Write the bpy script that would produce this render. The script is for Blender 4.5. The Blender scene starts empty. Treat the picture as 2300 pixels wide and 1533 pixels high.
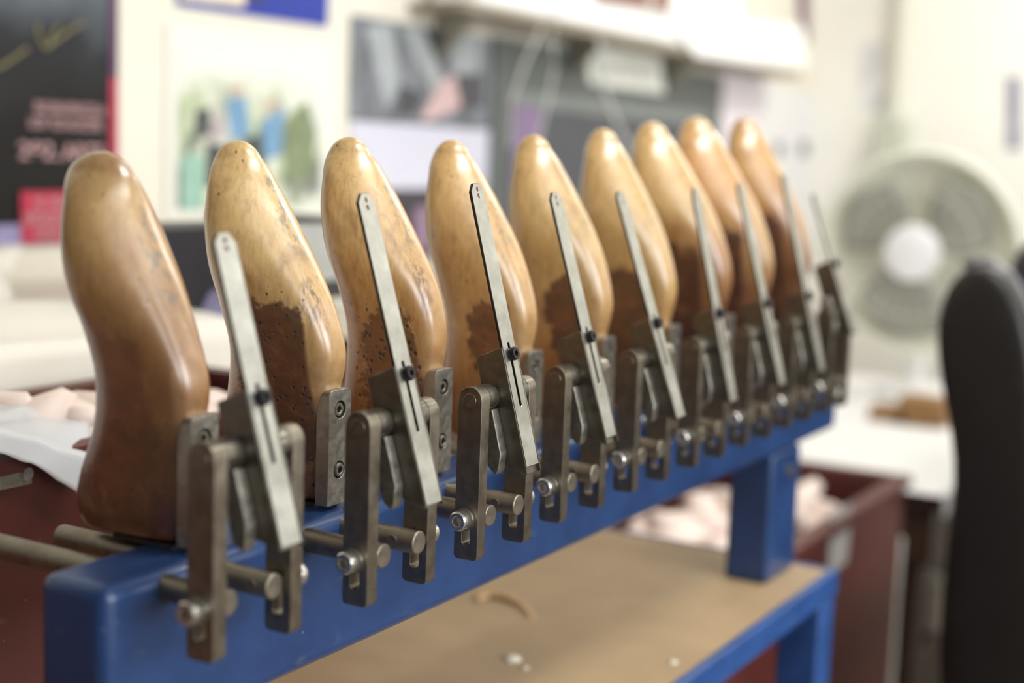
import bpy, bmesh, math, random
import numpy as np
from mathutils import Vector, Matrix
random.seed(4)
SC = bpy.context.scene
COL = SC.collection
# ------------------------------------------------------------------ camera
CAMP = [-0.5405, -0.5706, 0.2437]; YAW, PIT, ROL, FPX = 0.5302, 0.1282, 0.0368, 3178.3
IW, IH = 2300, 1533
Cc = np.array(CAMP)
Dv = np.array([math.cos(YAW)*math.cos(PIT), math.sin(YAW)*math.cos(PIT), -math.sin(PIT)])
Rv = np.cross(Dv, [0,0,1]); Rv /= np.linalg.norm(Rv); Uv = np.cross(Rv, Dv)
R2 = math.cos(ROL)*Rv + math.sin(ROL)*Uv; U2 = -math.sin(ROL)*Rv + math.cos(ROL)*Uv
def at(px, py, ax, val):
    v = Dv*FPX + R2*(px-IW/2) - U2*(py-IH/2)
    t = (val-Cc[ax])/v[ax]
    return Vector(Cc+v*t)
cam = bpy.data.cameras.new('camera'); camo = bpy.data.objects.new('camera', cam); COL.objects.link(camo)
camo.matrix_world = Matrix(((R2[0],U2[0],-Dv[0],CAMP[0]),(R2[1],U2[1],-Dv[1],CAMP[1]),(R2[2],U2[2],-Dv[2],CAMP[2]),(0,0,0,1)))
cam.sensor_width = 36; cam.sensor_fit = 'HORIZONTAL'; cam.lens = FPX/IW*36
cam.clip_start = .01; cam.clip_end = 50
cam.dof.use_dof = True; cam.dof.aperture_fstop = 2.6
cam.dof.focus_distance = float((np.array([.305,-.05,.10])-Cc)@Dv)
SC.camera = camo
# ------------------------------------------------------------------ materials
def newmat(name):
    m = bpy.data.materials.new(name); m.use_nodes = True
    nt = m.node_tree; return m, nt, nt.nodes['Principled BSDF']
def lin(c):
    return tuple(((x/255+.055)/1.055)**2.4 if x/255 > .04045 else x/255/12.92 for x in c)+(1,)
def N(nt, t, **kw):
    n = nt.nodes.new(t)
    for k, v in kw.items():
        if k in n.inputs: n.inputs[k].default_value = v
        else: setattr(n, k, v)
    return n
def ramp(nt, src, stops):
    r = nt.nodes.new('ShaderNodeValToRGB'); el = r.color_ramp.elements
    while len(el) < len(stops): el.new(.5)
    for e, (p, c) in zip(el, stops):
        e.position = p; e.color = c if len(c) == 4 else tuple(c)+(1,)
    nt.links.new(src, r.inputs[0]); return r.outputs[0]
def mixc(nt, f, a, b, mode='MIX'):
    n = nt.nodes.new('ShaderNodeMix'); n.data_type = 'RGBA'; n.blend_type = mode
    for s, i in ((f,0),(a,6),(b,7)):
        if isinstance(s, (int,float,tuple)): n.inputs[i].default_value = s
        else: nt.links.new(s, n.inputs[i])
    return n.outputs[2]
def math_(nt, op, a, b=0.0, clamp=False):
    n = nt.nodes.new('ShaderNodeMath'); n.operation = op; n.use_clamp = clamp
    for s, i in ((a,0),(b,1)):
        if isinstance(s, (int,float)): n.inputs[i].default_value = s
        else: nt.links.new(s, n.inputs[i])
    return n.outputs[0]
def sstep(nt, src, lo, hi):
    n = nt.nodes.new('ShaderNodeMapRange'); n.interpolation_type = 'SMOOTHSTEP'
    nt.links.new(src, n.inputs[0]); n.inputs[1].default_value = lo; n.inputs[2].default_value = hi
    return n.outputs[0]
def noise(nt, vec, scale, detail=3, rough=.5, dist=0):
    n = nt.nodes.new('ShaderNodeTexNoise'); n.inputs['Scale'].default_value = scale
    n.inputs['Detail'].default_value = detail; n.inputs['Roughness'].default_value = rough
    n.inputs['Distortion'].default_value = dist
    nt.links.new(vec, n.inputs['Vector']); return n.outputs['Fac']
def mapping(nt, vec, scale=(1,1,1), loc=(0,0,0)):
    n = nt.nodes.new('ShaderNodeMapping'); n.inputs['Scale'].default_value = scale; n.inputs['Location'].default_value = loc
    nt.links.new(vec, n.inputs['Vector']); return n.outputs[0]
def bump(nt, h, b, strength=.3, dist=.001):
    n = nt.nodes.new('ShaderNodeBump'); n.inputs['Strength'].default_value = strength; n.inputs['Distance'].default_value = dist
    nt.links.new(h, n.inputs['Height']); nt.links.new(n.outputs[0], b.inputs['Normal'])
def coords(nt): return nt.nodes.new('ShaderNodeTexCoord').outputs['Object']
def plain(name, rgb, rough=.5, metal=0, var=.12, scale=30, bmp=0, emit=0, coat=0, trans=0):
    m, nt, b = newmat(name); c = coords(nt); base = lin(rgb)
    f = noise(nt, c, scale, 4, .6)
    lo = tuple(x*(1-var) for x in base[:3])+(1,); hi = tuple(min(1,x*(1+var)) for x in base[:3])+(1,)
    nt.links.new(ramp(nt, f, [(.3,lo),(.7,hi)]), b.inputs['Base Color'])
    b.inputs['Roughness'].default_value = rough; b.inputs['Metallic'].default_value = metal
    b.inputs['Coat Weight'].default_value = coat
    if trans: b.inputs['Transmission Weight'].default_value = trans; b.inputs['IOR'].default_value = 1.3
    if bmp: bump(nt, noise(nt, c, scale*4, 3), b, bmp, .0006)
    if emit: b.inputs['Emission Color'].default_value = base; b.inputs['Emission Strength'].default_value = emit
    return m
def metal(name, rgb, rough=.4, rust=(90,62,40), rustamt=.35, scale=90, brush=None):
    m, nt, b = newmat(name); c = coords(nt); base = lin(rgb)
    f = noise(nt, c, scale, 5, .65); f2 = noise(nt, c, scale*.35, 3, .5)
    c1 = ramp(nt, f, [(.25,tuple(x*.72 for x in base[:3])),(.75,tuple(min(1,x*1.25) for x in base[:3]))])
    col = mixc(nt, math_(nt,'MULTIPLY',sstep(nt, f2, .48, .75), rustamt), c1, lin(rust))
    nt.links.new(col, b.inputs['Base Color'])
    b.inputs['Metallic'].default_value = .93
    nt.links.new(ramp(nt, f, [(.2,(rough*.8,)*3),(.8,(min(1,rough*1.3),)*3)]), b.inputs['Roughness'])
    sc = mapping(nt, c, brush or (1,1,1))
    bump(nt, noise(nt, sc, scale*6, 2), b, .12, .0003)
    return m
def wood(name, p):
    """beech last: pale toe, oil-brown heel, worn dark patch with pits on the near flank, ink on the cone."""
    m, nt, b = newmat(name); c = coords(nt)
    sep = nt.nodes.new('ShaderNodeSeparateXYZ'); nt.links.new(c, sep.inputs[0]); X, Y, Z = sep.outputs
    big = noise(nt, mapping(nt, c, (1,1,1), (p['seed'],0,0)), 16, 4, .6, .6)
    grain = noise(nt, mapping(nt, c, (1,1,.10), (p['seed'],3,0)), 330, 3, .6, .3)
    zz = math_(nt,'ADD', Z, math_(nt,'MULTIPLY', math_(nt,'SUBTRACT', big, .5), p.get('zn',.10)))
    t = math_(nt,'DIVIDE', zz, p['H'], True)
    base = ramp(nt, t, p['ramp'])
    blot = noise(nt, mapping(nt, c, (1,1,.7), (p['seed']*2,1,5)), 38, 3, .55, .4)
    base = mixc(nt, math_(nt,'MULTIPLY', sstep(nt, blot, .52, .72), p.get('blot',.45)), base, lin(p.get('blotc',(122,78,34))))
    base = mixc(nt, math_(nt,'MULTIPLY', math_(nt,'SUBTRACT', 1.0, sstep(nt, grain, .3, .6)), .30), base, lin((120,82,44)))
    fine = noise(nt, mapping(nt, c, (1,1,.45), (p['seed'],9,1)), 120, 5, .7, .8)
    base = mixc(nt, math_(nt,'MULTIPLY', sstep(nt, fine, .50, .66), .28), base, lin((128,86,46)))
    base = mixc(nt, math_(nt,'MULTIPLY', math_(nt,'SUBTRACT', 1.0, sstep(nt, fine, .30, .44)), .30), base, lin((214,182,128)))
    # dark worn patch
    dn = noise(nt, mapping(nt, c, (1,1,1), (p['seed'],7,2)), 60, 4, .65)
    dy = math_(nt,'DIVIDE', math_(nt,'SUBTRACT', Y, p['sy']), p['ry'])
    dz = math_(nt,'DIVIDE', math_(nt,'SUBTRACT', Z, p['sz']), p['rz'])
    zneg = math_(nt,'MULTIPLY', dz, 1.0)
    dzz = math_(nt,'MAXIMUM', zneg, math_(nt,'MULTIPLY', zneg, -.38))
    d = math_(nt,'SQRT', math_(nt,'ADD', math_(nt,'MULTIPLY',dy,dy), math_(nt,'MULTIPLY',dzz,dzz)))
    d = math_(nt,'ADD', d, math_(nt,'MULTIPLY', math_(nt,'SUBTRACT', dn, .5), p.get('edge',1.0)))
    side = math_(nt,'MULTIPLY', math_(nt,'SUBTRACT', 1.0, sstep(nt, X, -.006, .002)), sstep(nt, Y, p.get('ye',.021), p.get('ye',.021)+.004))
    patch = math_(nt,'MULTIPLY', math_(nt,'SUBTRACT', 1.0, sstep(nt, d, .82, 1.02)), side)
    patchm = math_(nt,'MULTIPLY', patch, p['stain'])
    dark = ramp(nt, dn, [(.3,lin((52,28,14))),(.55,lin(p.get('pc',(92,52,28)))),(.75,lin((128,80,48)))])
    base = mixc(nt, patchm, base, dark)
    # pits
    v = nt.nodes.new('ShaderNodeTexVoronoi'); v.inputs['Scale'].default_value = p.get('pscale',330); nt.links.new(mapping(nt, c, (1,1,.75),(p['seed'],0,0)), v.inputs['Vector'])
    zone = math_(nt,'MULTIPLY', math_(nt,'SUBTRACT', 1.0, sstep(nt, d, p.get('pr',1.0)*.55, p.get('pr',1.0)*1.35)), side)
    rnd = nt.nodes.new('ShaderNodeSeparateColor'); nt.links.new(v.outputs['Color'], rnd.inputs[0])
    pick = math_(nt,'GREATER_THAN', math_(nt,'ADD', rnd.outputs[0], math_(nt,'MULTIPLY', zone, p['pits'])), 1.05)
    pit = math_(nt,'MULTIPLY', math_(nt,'SUBTRACT', 1.0, sstep(nt, v.outputs['Distance'], .22, .42)), pick)
    base = mixc(nt, math_(nt,'MULTIPLY', pit, .9), base, lin((36,18,9)))
    # ink and scuffs on the cone ridge (front)
    front = math_(nt,'MULTIPLY', sstep(nt, Z, p['iz']-.045, p['iz']-.02), math_(nt,'SUBTRACT', 1.0, sstep(nt, Z, p['iz']+.02, p['iz']+.035)))
    fx = math_(nt,'MULTIPLY', sstep(nt, X, p['ix']-.014, p['ix']-.006), math_(nt,'SUBTRACT', 1.0, sstep(nt, X, p['ix']+.004, p['ix']+.012)))
    ink = math_(nt,'MULTIPLY', math_(nt,'MULTIPLY', front, fx), sstep(nt, noise(nt, mapping(nt, c, (1,1,.6),(p['seed'],0,0)), 150, 4, .7), .45, .60))
    base = mixc(nt, math_(nt,'MULTIPLY', ink, p['ink']), base, lin((66,78,82)))
    # cracks running down the cone and a paler strip on the lower front
    if p.get('crack'):
        cz = math_(nt,'MULTIPLY', sstep(nt, Z, .118, .128), math_(nt,'SUBTRACT', 1.0, sstep(nt, Z, .160, .178)))
        cxm = math_(nt,'ADD', X, math_(nt,'MULTIPLY', math_(nt,'SUBTRACT', Z, .14), .12))
        cw = math_(nt,'MULTIPLY', sstep(nt, cxm, -.036, -.031), math_(nt,'SUBTRACT', 1.0, sstep(nt, cxm, -.023, -.018)))
        cn = sstep(nt, noise(nt, mapping(nt, c, (1,1,.06), (p['seed'],0,0)), 420, 3, .6), .46, .54)
        crack = math_(nt,'MULTIPLY', math_(nt,'MULTIPLY', cz, cw), math_(nt,'MULTIPLY', cn, math_(nt,'SUBTRACT', 1.0, sstep(nt, Y, .02, .035))))
        base = mixc(nt, math_(nt,'MULTIPLY', crack, .85), base, lin((74,42,22)))
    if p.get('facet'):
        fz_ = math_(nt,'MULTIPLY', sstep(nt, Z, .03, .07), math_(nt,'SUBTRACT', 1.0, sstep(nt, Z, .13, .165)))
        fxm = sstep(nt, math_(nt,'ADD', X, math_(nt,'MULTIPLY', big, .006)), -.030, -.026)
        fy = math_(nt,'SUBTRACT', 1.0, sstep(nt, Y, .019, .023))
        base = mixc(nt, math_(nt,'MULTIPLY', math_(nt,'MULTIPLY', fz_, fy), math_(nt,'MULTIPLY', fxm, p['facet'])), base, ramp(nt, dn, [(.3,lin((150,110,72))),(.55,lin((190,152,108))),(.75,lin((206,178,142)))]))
    # small freckles
    v2 = nt.nodes.new('ShaderNodeTexVoronoi'); v2.inputs['Scale'].default_value = 190; nt.links.new(mapping(nt, c, (1,1,.5),(0,p['seed'],0)), v2.inputs['Vector'])
    r2 = nt.nodes.new('ShaderNodeSeparateColor'); nt.links.new(v2.outputs['Color'], r2.inputs[0])
    fr = math_(nt,'MULTIPLY', math_(nt,'LESS_THAN', v2.outputs['Distance'], .16), math_(nt,'GREATER_THAN', r2.outputs[1], .86))
    base = mixc(nt, math_(nt,'MULTIPLY', fr, .7), base, lin((70,42,20)))
    nt.links.new(base, b.inputs['Base Color'])
    nt.links.new(math_(nt,'ADD', math_(nt,'MULTIPLY', patchm, .16), math_(nt,'MULTIPLY_ADD', blot, .16) if False else math_(nt,'ADD', math_(nt,'MULTIPLY', blot, .14), .25)), b.inputs['Roughness'])
    b.inputs['Coat Weight'].default_value = .85; b.inputs['Coat Roughness'].default_value = .30; b.inputs['Coat IOR'].default_value = 1.8
    h = math_(nt,'SUBTRACT', math_(nt,'ADD', math_(nt,'MULTIPLY', grain, .05), math_(nt,'MULTIPLY', math_(nt,'MULTIPLY', dn, patchm), 2.0)), math_(nt,'MULTIPLY', pit, .9))
    bump(nt, h, b, .7, .0014)
    return m
M = {}
M['bar'] = metal('dark_steel', (138,130,117), .36, rust=(84,68,54), rustamt=.3, brush=(1,1,.08))
M['rod'] = metal('dusty_steel', (140,133,120), .42, rust=(120,98,74), rustamt=.4)
M['plate'] = metal('cast_steel', (164,160,150), .38, rust=(100,92,80), rustamt=.4, scale=160)
M['blade'] = metal('ground_steel', (184,184,176), .38, rust=(140,138,128), rustamt=.4, scale=50, brush=(1,.1,.1))
M['block'] = metal('oiled_steel', (122,117,107), .36, rust=(74,64,54), rustamt=.3, brush=(1,.2,.2))
M['screw'] = metal('bright_screw_steel', (205,202,195), .25, rust=(150,142,130), rustamt=.2)
M['edge'] = metal('dark_edge_steel', (62,58,54), .45, rust=(50,42,36))
M['black_screw'] = plain('black_oxide', (52,50,54), .3, .7, .1)
M['socket'] = plain('socket_recess', (28,26,24), .6, .5)
M['copper'] = plain('copper_rivet', (120,70,60), .4, .6)
def paint(name, rgb, rough=.35):
    m, nt, b = newmat(name); c = coords(nt); base = lin(rgb)
    f = noise(nt, c, 14, 5, .65)
    col = ramp(nt, f, [(.3,tuple(x*.8 for x in base[:3])),(.7,tuple(min(1,x*1.2) for x in base[:3]))])
    dust = sstep(nt, noise(nt, mapping(nt,c,(.4,1,1)), 55, 5, .7), .60, .78)
    col = mixc(nt, math_(nt,'MULTIPLY', dust, .22), col, lin((150,150,140)))
    v = nt.nodes.new('ShaderNodeTexVoronoi'); v.inputs['Scale'].default_value = 140; nt.links.new(c, v.inputs['Vector'])
    r = nt.nodes.new('ShaderNodeSeparateColor'); nt.links.new(v.outputs['Color'], r.inputs[0])
    chip = math_(nt,'MULTIPLY', math_(nt,'LESS_THAN', v.outputs['Distance'], .12), math_(nt,'GREATER_THAN', r.outputs[0], .93))
    col = mixc(nt, math_(nt,'MULTIPLY', chip, .5), col, lin((130,140,150)))
    nt.links.new(col, b.inputs['Base Color'])
    nt.links.new(ramp(nt, f, [(.2,(rough*.8,)*3),(.8,(rough*1.3,)*3)]), b.inputs['Roughness'])
    b.inputs['Coat Weight'].default_value = .2; b.inputs['Coat Roughness'].default_value = .25
    bump(nt, noise(nt, c, 120, 2), b, .06, .0005)
    return m
M['blue'] = paint('blue_enamel', (31,60,106), .34)
M['blue2'] = paint('bright_blue_enamel', (38,76,136), .4)
# ------------------------------------------------------------------ mesh helpers
def link(name, me, mat, parent=None, loc=None, smooth=None):
    o = bpy.data.objects.new(name, me); COL.objects.link(o)
    if mat: me.materials.append(mat)
    if parent: o.parent = parent
    if loc: o.location = loc
    if smooth is not None:
        for pl in me.polygons: pl.use_smooth = True
        try: me.set_sharp_from_angle(angle=math.radians(smooth))
        except Exception: pass
    return o
def from_bm(bm, name):
    bmesh.ops.recalc_face_normals(bm, faces=bm.faces)
    me = bpy.data.meshes.new(name); bm.to_mesh(me); bm.free(); return me
def bev(o, w, seg=2, ang=35):
    m = o.modifiers.new('bevel','BEVEL'); m.width = w; m.segments = seg; m.limit_method = 'ANGLE'; m.angle_limit = math.radians(ang)
    return o
def bbox(bm, x0,x1,y0,y1,z0,z1):
    v = [bm.verts.new(p) for p in ((x0,y0,z0),(x1,y0,z0),(x1,y1,z0),(x0,y1,z0),(x0,y0,z1),(x1,y0,z1),(x1,y1,z1),(x0,y1,z1))]
    for f in ((0,3,2,1),(4,5,6,7),(0,1,5,4),(1,2,6,5),(2,3,7,6),(3,0,4,7)): bm.faces.new([v[i] for i in f])
def box(name, x0,x1,y0,y1,z0,z1, mat, parent=None, b=0, seg=3):
    """centred on its own origin so that it reads as a real object"""
    c = Vector(((x0+x1)/2,(y0+y1)/2,(z0+z1)/2)); bm = bmesh.new()
    bbox(bm, x0-c.x,x1-c.x,y0-c.y,y1-c.y,z0-c.z,z1-c.z)
    o = link(name, from_bm(bm,name), mat, parent, c)
    if b: bev(o, b, seg); [setattr(p,'use_smooth',True) for p in o.data.polygons]; o.data.set_sharp_from_angle(angle=math.radians(50))
    return o
AX = {'x':lambda a,b,c:(c,a,b), 'y':lambda a,b,c:(a,c,b), 'z':lambda a,b,c:(a,b,c)}
def prism(name, outer, holes, c0, c1, axis, mat, parent=None, b=0, seg=2):
    """extrude an outline with holes from c0 to c1 along an axis. outline in the other two axes (x: y,z / y: x,z / z: x,y)"""
    bm = bmesh.new(); f = AX[axis]; edges = []; loops = []
    for lp in [outer]+list(holes):
        vs = [bm.verts.new(f(a,bb,c0)) for a,bb in lp]; loops.append(vs)
        for i in range(len(vs)): edges.append(bm.edges.new((vs[i],vs[(i+1)%len(vs)])))
    bmesh.ops.triangle_fill(bm, use_beauty=True, use_dissolve=False, edges=edges)
    r = bmesh.ops.extrude_face_region(bm, geom=list(bm.faces))
    d = Vector(f(0,0,c1-c0))
    for e in r['geom']:
        if isinstance(e, bmesh.types.BMVert): e.co += d
    o = link(name, from_bm(bm,name), mat, parent)
    for p in o.data.polygons: p.use_smooth = True
    o.data.set_sharp_from_angle(angle=math.radians(30))
    if b: bev(o, b, seg, 40)
    return o
def circ(a, b, r, n=20, a0=0, a1=2*math.pi, closed=True):
    k = n if closed else n-1
    return [(a+r*math.cos(a0+(a1-a0)*i/k), b+r*math.sin(a0+(a1-a0)*i/k)) for i in range(n)]
def stadium(a, b0, b1, r, n=8):
    return circ(a,b1,r,n,0,math.pi,False)+circ(a,b0,r,n,math.pi,2*math.pi,False)
def cyl(name, c, r, l, axis, mat, parent=None, b=0, n=32, r2=None):
    """cylinder from c, length l along axis"""
    bm = bmesh.new(); f = AX[axis]; r2 = r if r2 is None else r2
    a = [bm.verts.new(f(r*math.cos(2*math.pi*i/n), r*math.sin(2*math.pi*i/n), 0)) for i in range(n)]
    bb = [bm.verts.new(f(r2*math.cos(2*math.pi*i/n), r2*math.sin(2*math.pi*i/n), l)) for i in range(n)]
    for i in range(n): bm.faces.new((a[i],a[(i+1)%n],bb[(i+1)%n],bb[i]))
    bm.faces.new(a); bm.faces.new(bb)
    o = link(name, from_bm(bm,name), mat, parent, c, 30)
    if b: bev(o, b, 2, 50)
    return o
def lathe(name, prof, c, axis, mat, parent=None, n=32, smooth=40):
    """prof: (radius, along)"""
    bm = bmesh.new(); f = AX[axis]; rings = []
    for r, h in prof:
        if r < 1e-7: rings.append([bm.verts.new(f(0,0,h))])
        else: rings.append([bm.verts.new(f(r*math.cos(2*math.pi*i/n), r*math.sin(2*math.pi*i/n), h)) for i in range(n)])
    for A, B in zip(rings, rings[1:]):
        if len(A)==1 and len(B)==1: continue
        for i in range(n):
            j = (i+1)%n
            if len(A)==1: bm.faces.new((A[0],B[j],B[i]))
            elif len(B)==1: bm.faces.new((A[i],A[j],B[0]))
            else: bm.faces.new((A[i],A[j],B[j],B[i]))
    return link(name, from_bm(bm,name), mat, parent, c, smooth)
def cap_screw(name, c, r, h, axis, sgn, mat, parent, hexr=None):
    """socket head cap screw, head growing from c by h in direction sgn along axis; real hex recess"""
    hexr = hexr or r*.5; n = 30; s = sgn
    o = lathe(name, [(r*.96,0),(r,.0006*s),(r,s*(h-.0012)),(r*.86,s*h),(hexr*1.12,s*h),(hexr*1.0,s*(h-.0004)),(hexr,s*h*.42),(0,s*h*.36)], c, axis, mat, parent, 36, 35)
    # turn the recess into a hexagon
    me = o.data; N_ = 36
    for v in me.vertices:
        co = v.co; k = {'x':(1,2),'y':(0,2),'z':(0,1)}[axis]
        rad = math.hypot(co[k[0]],co[k[1]])
        if 1e-6 < rad <= hexr*1.05:
            an = math.atan2(co[k[1]],co[k[0]]); m_ = (an % (math.pi/3))-math.pi/6
            q = hexr*.9/math.cos(m_)/rad
            co[k[0]] *= q; co[k[1]] *= q
    return o
def empty(name, label, cat, loc=(0,0,0), group=None, rz=0):
    o = bpy.data.objects.new(name, None); COL.objects.link(o); o.empty_display_size = .03
    o.location = loc; o.rotation_euler.z = rz; o['label'] = label; o['category'] = cat
    if group: o['group'] = group
    return o
def tag(o, label, cat, group=None, kind=None):
    o['label'] = label; o['category'] = cat
    if group: o['group'] = group
    if kind: o['kind'] = kind
    return o
def tube(name, pts, r, mat, parent=None, n=10, smooth=True):
    bm = bmesh.new(); pts = [Vector(p) for p in pts]; rings = []
    for i, p in enumerate(pts):
        d = (pts[min(i+1,len(pts)-1)]-pts[max(i-1,0)]).normalized()
        a = d.cross(Vector((0,0,1)))
        if a.length < .01: a = d.cross(Vector((0,1,0)))
        a.normalize(); b = d.cross(a)
        rings.append([bm.verts.new(p+a*r*math.cos(2*math.pi*k/n)+b*r*math.sin(2*math.pi*k/n)) for k in range(n)])
    for A, B in zip(rings, rings[1:]):
        for k in range(n): bm.faces.new((A[k],A[(k+1)%n],B[(k+1)%n],B[k]))
    bm.faces.new(rings[0]); bm.faces.new(rings[-1])
    return link(name, from_bm(bm,name), mat, parent, None, 60)
# ================================================================== the rack
P = .1305
rack = empty('steel_rack', 'blue enamelled steel rack with a thick rail carrying the row of shoe lasts', 'rack', (.6,.028,-.26))
def child(o, parent):
    """parent keeping the world place (parents are unrotated empties)"""
    o.parent = parent; o.location = Vector(o.location)-Vector(parent.location) if parent.parent is None else o.location
    return o
child(box('rail', 0,1.304, 0,.055, -.1,0, M['blue'], None, .009, 5), rack)
child(box('post', 1.066,1.168, 0,.055, -.26,-.0995, M['blue'], None, .006, 4), rack)
child(box('post', .0005,.1025, 0,.055, -.26,-.0995, M['blue'], None, .006, 4), rack)
ws = cyl('bolt_head', (1.125,-.0005,-.128), .008, .004, 'y', M['plate']); ws.location.y = -.004; child(ws, rack)
# ------------------------------------------------------------------ worktable
mdf = plain('fibreboard', (168,143,110), .55, 0, .08, 9, .05)
mdf_nt = mdf.node_tree
tb = empty('worktable', 'low worktable with a bare tan fibreboard top and bright blue angle iron frame', 'table', (.5,.3,-1.0))
child(box('tabletop', -.6,1.180, -.040,.53, -.278,-.2602, mdf, None, .001), tb)
for a in ((-.606,1.190,-.052,-.0405),(-.606,1.190,.5305,.542)): child(box('frame_rail', a[0],a[1],a[2],a[3], -.292,-.2595, M['blue2'], None, .002), tb)
for a in ((1.181,1.190),(-.606,-.601)): child(box('frame_rail', a[0],a[1],-.0403,.5303, -.292,-.2595, M['blue2'], None, .002), tb)
for x in (-.60,1.132):
    for y in (-.050,.484): child(box('leg', x,x+.055, y,y+.055, -1.0,-.2925, M['blue2'], None, .004), tb)
# crumbs and scraps on the board
lp = (.7,.08,-.2600)
scrap = plain('leather_scrap', (196,160,118), .7, 0, .1)
pa = [at(x,y,2,-.2585) for x,y in ((1070,1345),(1100,1338),(1140,1345),(1175,1360),(1195,1385))]
o = tube('leather_strip', [p+Vector((0,0,.003*math.sin(i*1.2))) for i,p in enumerate(pa)], .0045, scrap, None, 8)
tag(o, 'thin curled tan leather strip lying on the fibreboard below the rail', 'scrap')
for k,(x,y,r,lb) in enumerate(((1150,1480,.010,'largest pale glue lump on the fibreboard, straight below the curled strip'),(1512,1487,.005,'small pale glue blob near the front blue edge of the tabletop'),(1180,1500,.004,'tiny glue crumb touching the right of the largest lump'))):
    c = at(x,y,2,-.2600)
    o = lathe('glue_lump', [(0,r*.5),(r*.5,r*.42),(r*.9,r*.15),(r,0),(0,0)], c, 'z', plain('dried_glue_%s'%'abc'[k], (214,204,188), .4, 0, .1), None, 14)
    for v in o.data.vertices: v.co.x *= 1+.3*math.sin(v.co.y*900+k); v.co.y *= 1+.2*math.cos(v.co.x*700)
    tag(o, lb, 'glue lump')
# ================================================================== shoe lasts
T = np.array([0,.05,.15,.28,.42,.55,.67,.78,.88,.95])
WF = np.array([14,15,15,15,16,20,24,23,18,12])/1000
WB = np.array([17,22,25,25,25,29,36,36,29,19])/1000
LASTS=[
[[0.0221, 0.022, 0.0206, 0.0161, 0.0142, 0.024, 0.0367, 0.0498, 0.0599, 0.0623], [0.1062, 0.1091, 0.1021, 0.0875, 0.0834, 0.0903, 0.0978, 0.0989, 0.0996, 0.1086], 0.2394, -0.0161, -0.0029, 1.0925] ,
[[0.0221, 0.022, 0.0201, 0.0141, 0.01, 0.0176, 0.0325, 0.0476, 0.061, 0.0676], [0.0909, 0.1011, 0.1031, 0.0983, 0.0928, 0.0986, 0.1021, 0.1015, 0.0989, 0.1018], 0.2493, -0.0311, 0.0039, 1.1084] ,
[[0.0221, 0.022, 0.0208, 0.0161, 0.0124, 0.0177, 0.032, 0.0469, 0.0609, 0.0699], [0.0898, 0.0981, 0.0983, 0.0926, 0.089, 0.0948, 0.1013, 0.1034, 0.1016, 0.104], 0.2558, -0.0344, 0.0039, 1.1443] ,
[[0.0221, 0.022, 0.02, 0.0141, 0.0118, 0.0182, 0.0304, 0.0457, 0.0606, 0.0707], [0.0881, 0.0953, 0.0948, 0.0895, 0.0891, 0.0977, 0.1034, 0.1039, 0.1009, 0.1023], 0.258, -0.0289, 0.0089, 1.1482] ,
[[0.0199, 0.0197, 0.0174, 0.0111, 0.0085, 0.0147, 0.027, 0.0426, 0.0577, 0.0679], [0.0876, 0.0949, 0.0942, 0.0885, 0.0879, 0.0964, 0.1021, 0.1023, 0.099, 0.1004], 0.2667, -0.0297, 0.0141, 1.1794] ,
[[0.0157, 0.0155, 0.0134, 0.0071, 0.0046, 0.0111, 0.0238, 0.0396, 0.0551, 0.0655], [0.0843, 0.0917, 0.0912, 0.0856, 0.0851, 0.0939, 0.0998, 0.1001, 0.0969, 0.0984], 0.2773, -0.0301, 0.0189, 1.1946] ,
[[0.0127, 0.0127, 0.0103, 0.0033, 0.0006, 0.0082, 0.0231, 0.0415, 0.0596, 0.0717], [0.0923, 0.101, 0.1004, 0.0941, 0.0937, 0.1041, 0.111, 0.1116, 0.1081, 0.1098], 0.2892, -0.0348, 0.0269, 1.3837] ,
[[0.0153, 0.0148, 0.0115, 0.003, -0.001, 0.0062, 0.0211, 0.0401, 0.0585, 0.071], [0.1003, 0.1092, 0.1079, 0.1001, 0.0986, 0.1087, 0.1152, 0.115, 0.1104, 0.1118], 0.2994, -0.0373, 0.0203, 1.4799] ,
[[0.014, 0.0136, 0.0107, 0.0029, -0.0006, 0.0061, 0.02, 0.0375, 0.0546, 0.0662], [0.0923, 0.1006, 0.0994, 0.0924, 0.0911, 0.1006, 0.1067, 0.1066, 0.1024, 0.1037], 0.3052, -0.0343, 0.0218, 1.3629] ,
]

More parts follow.
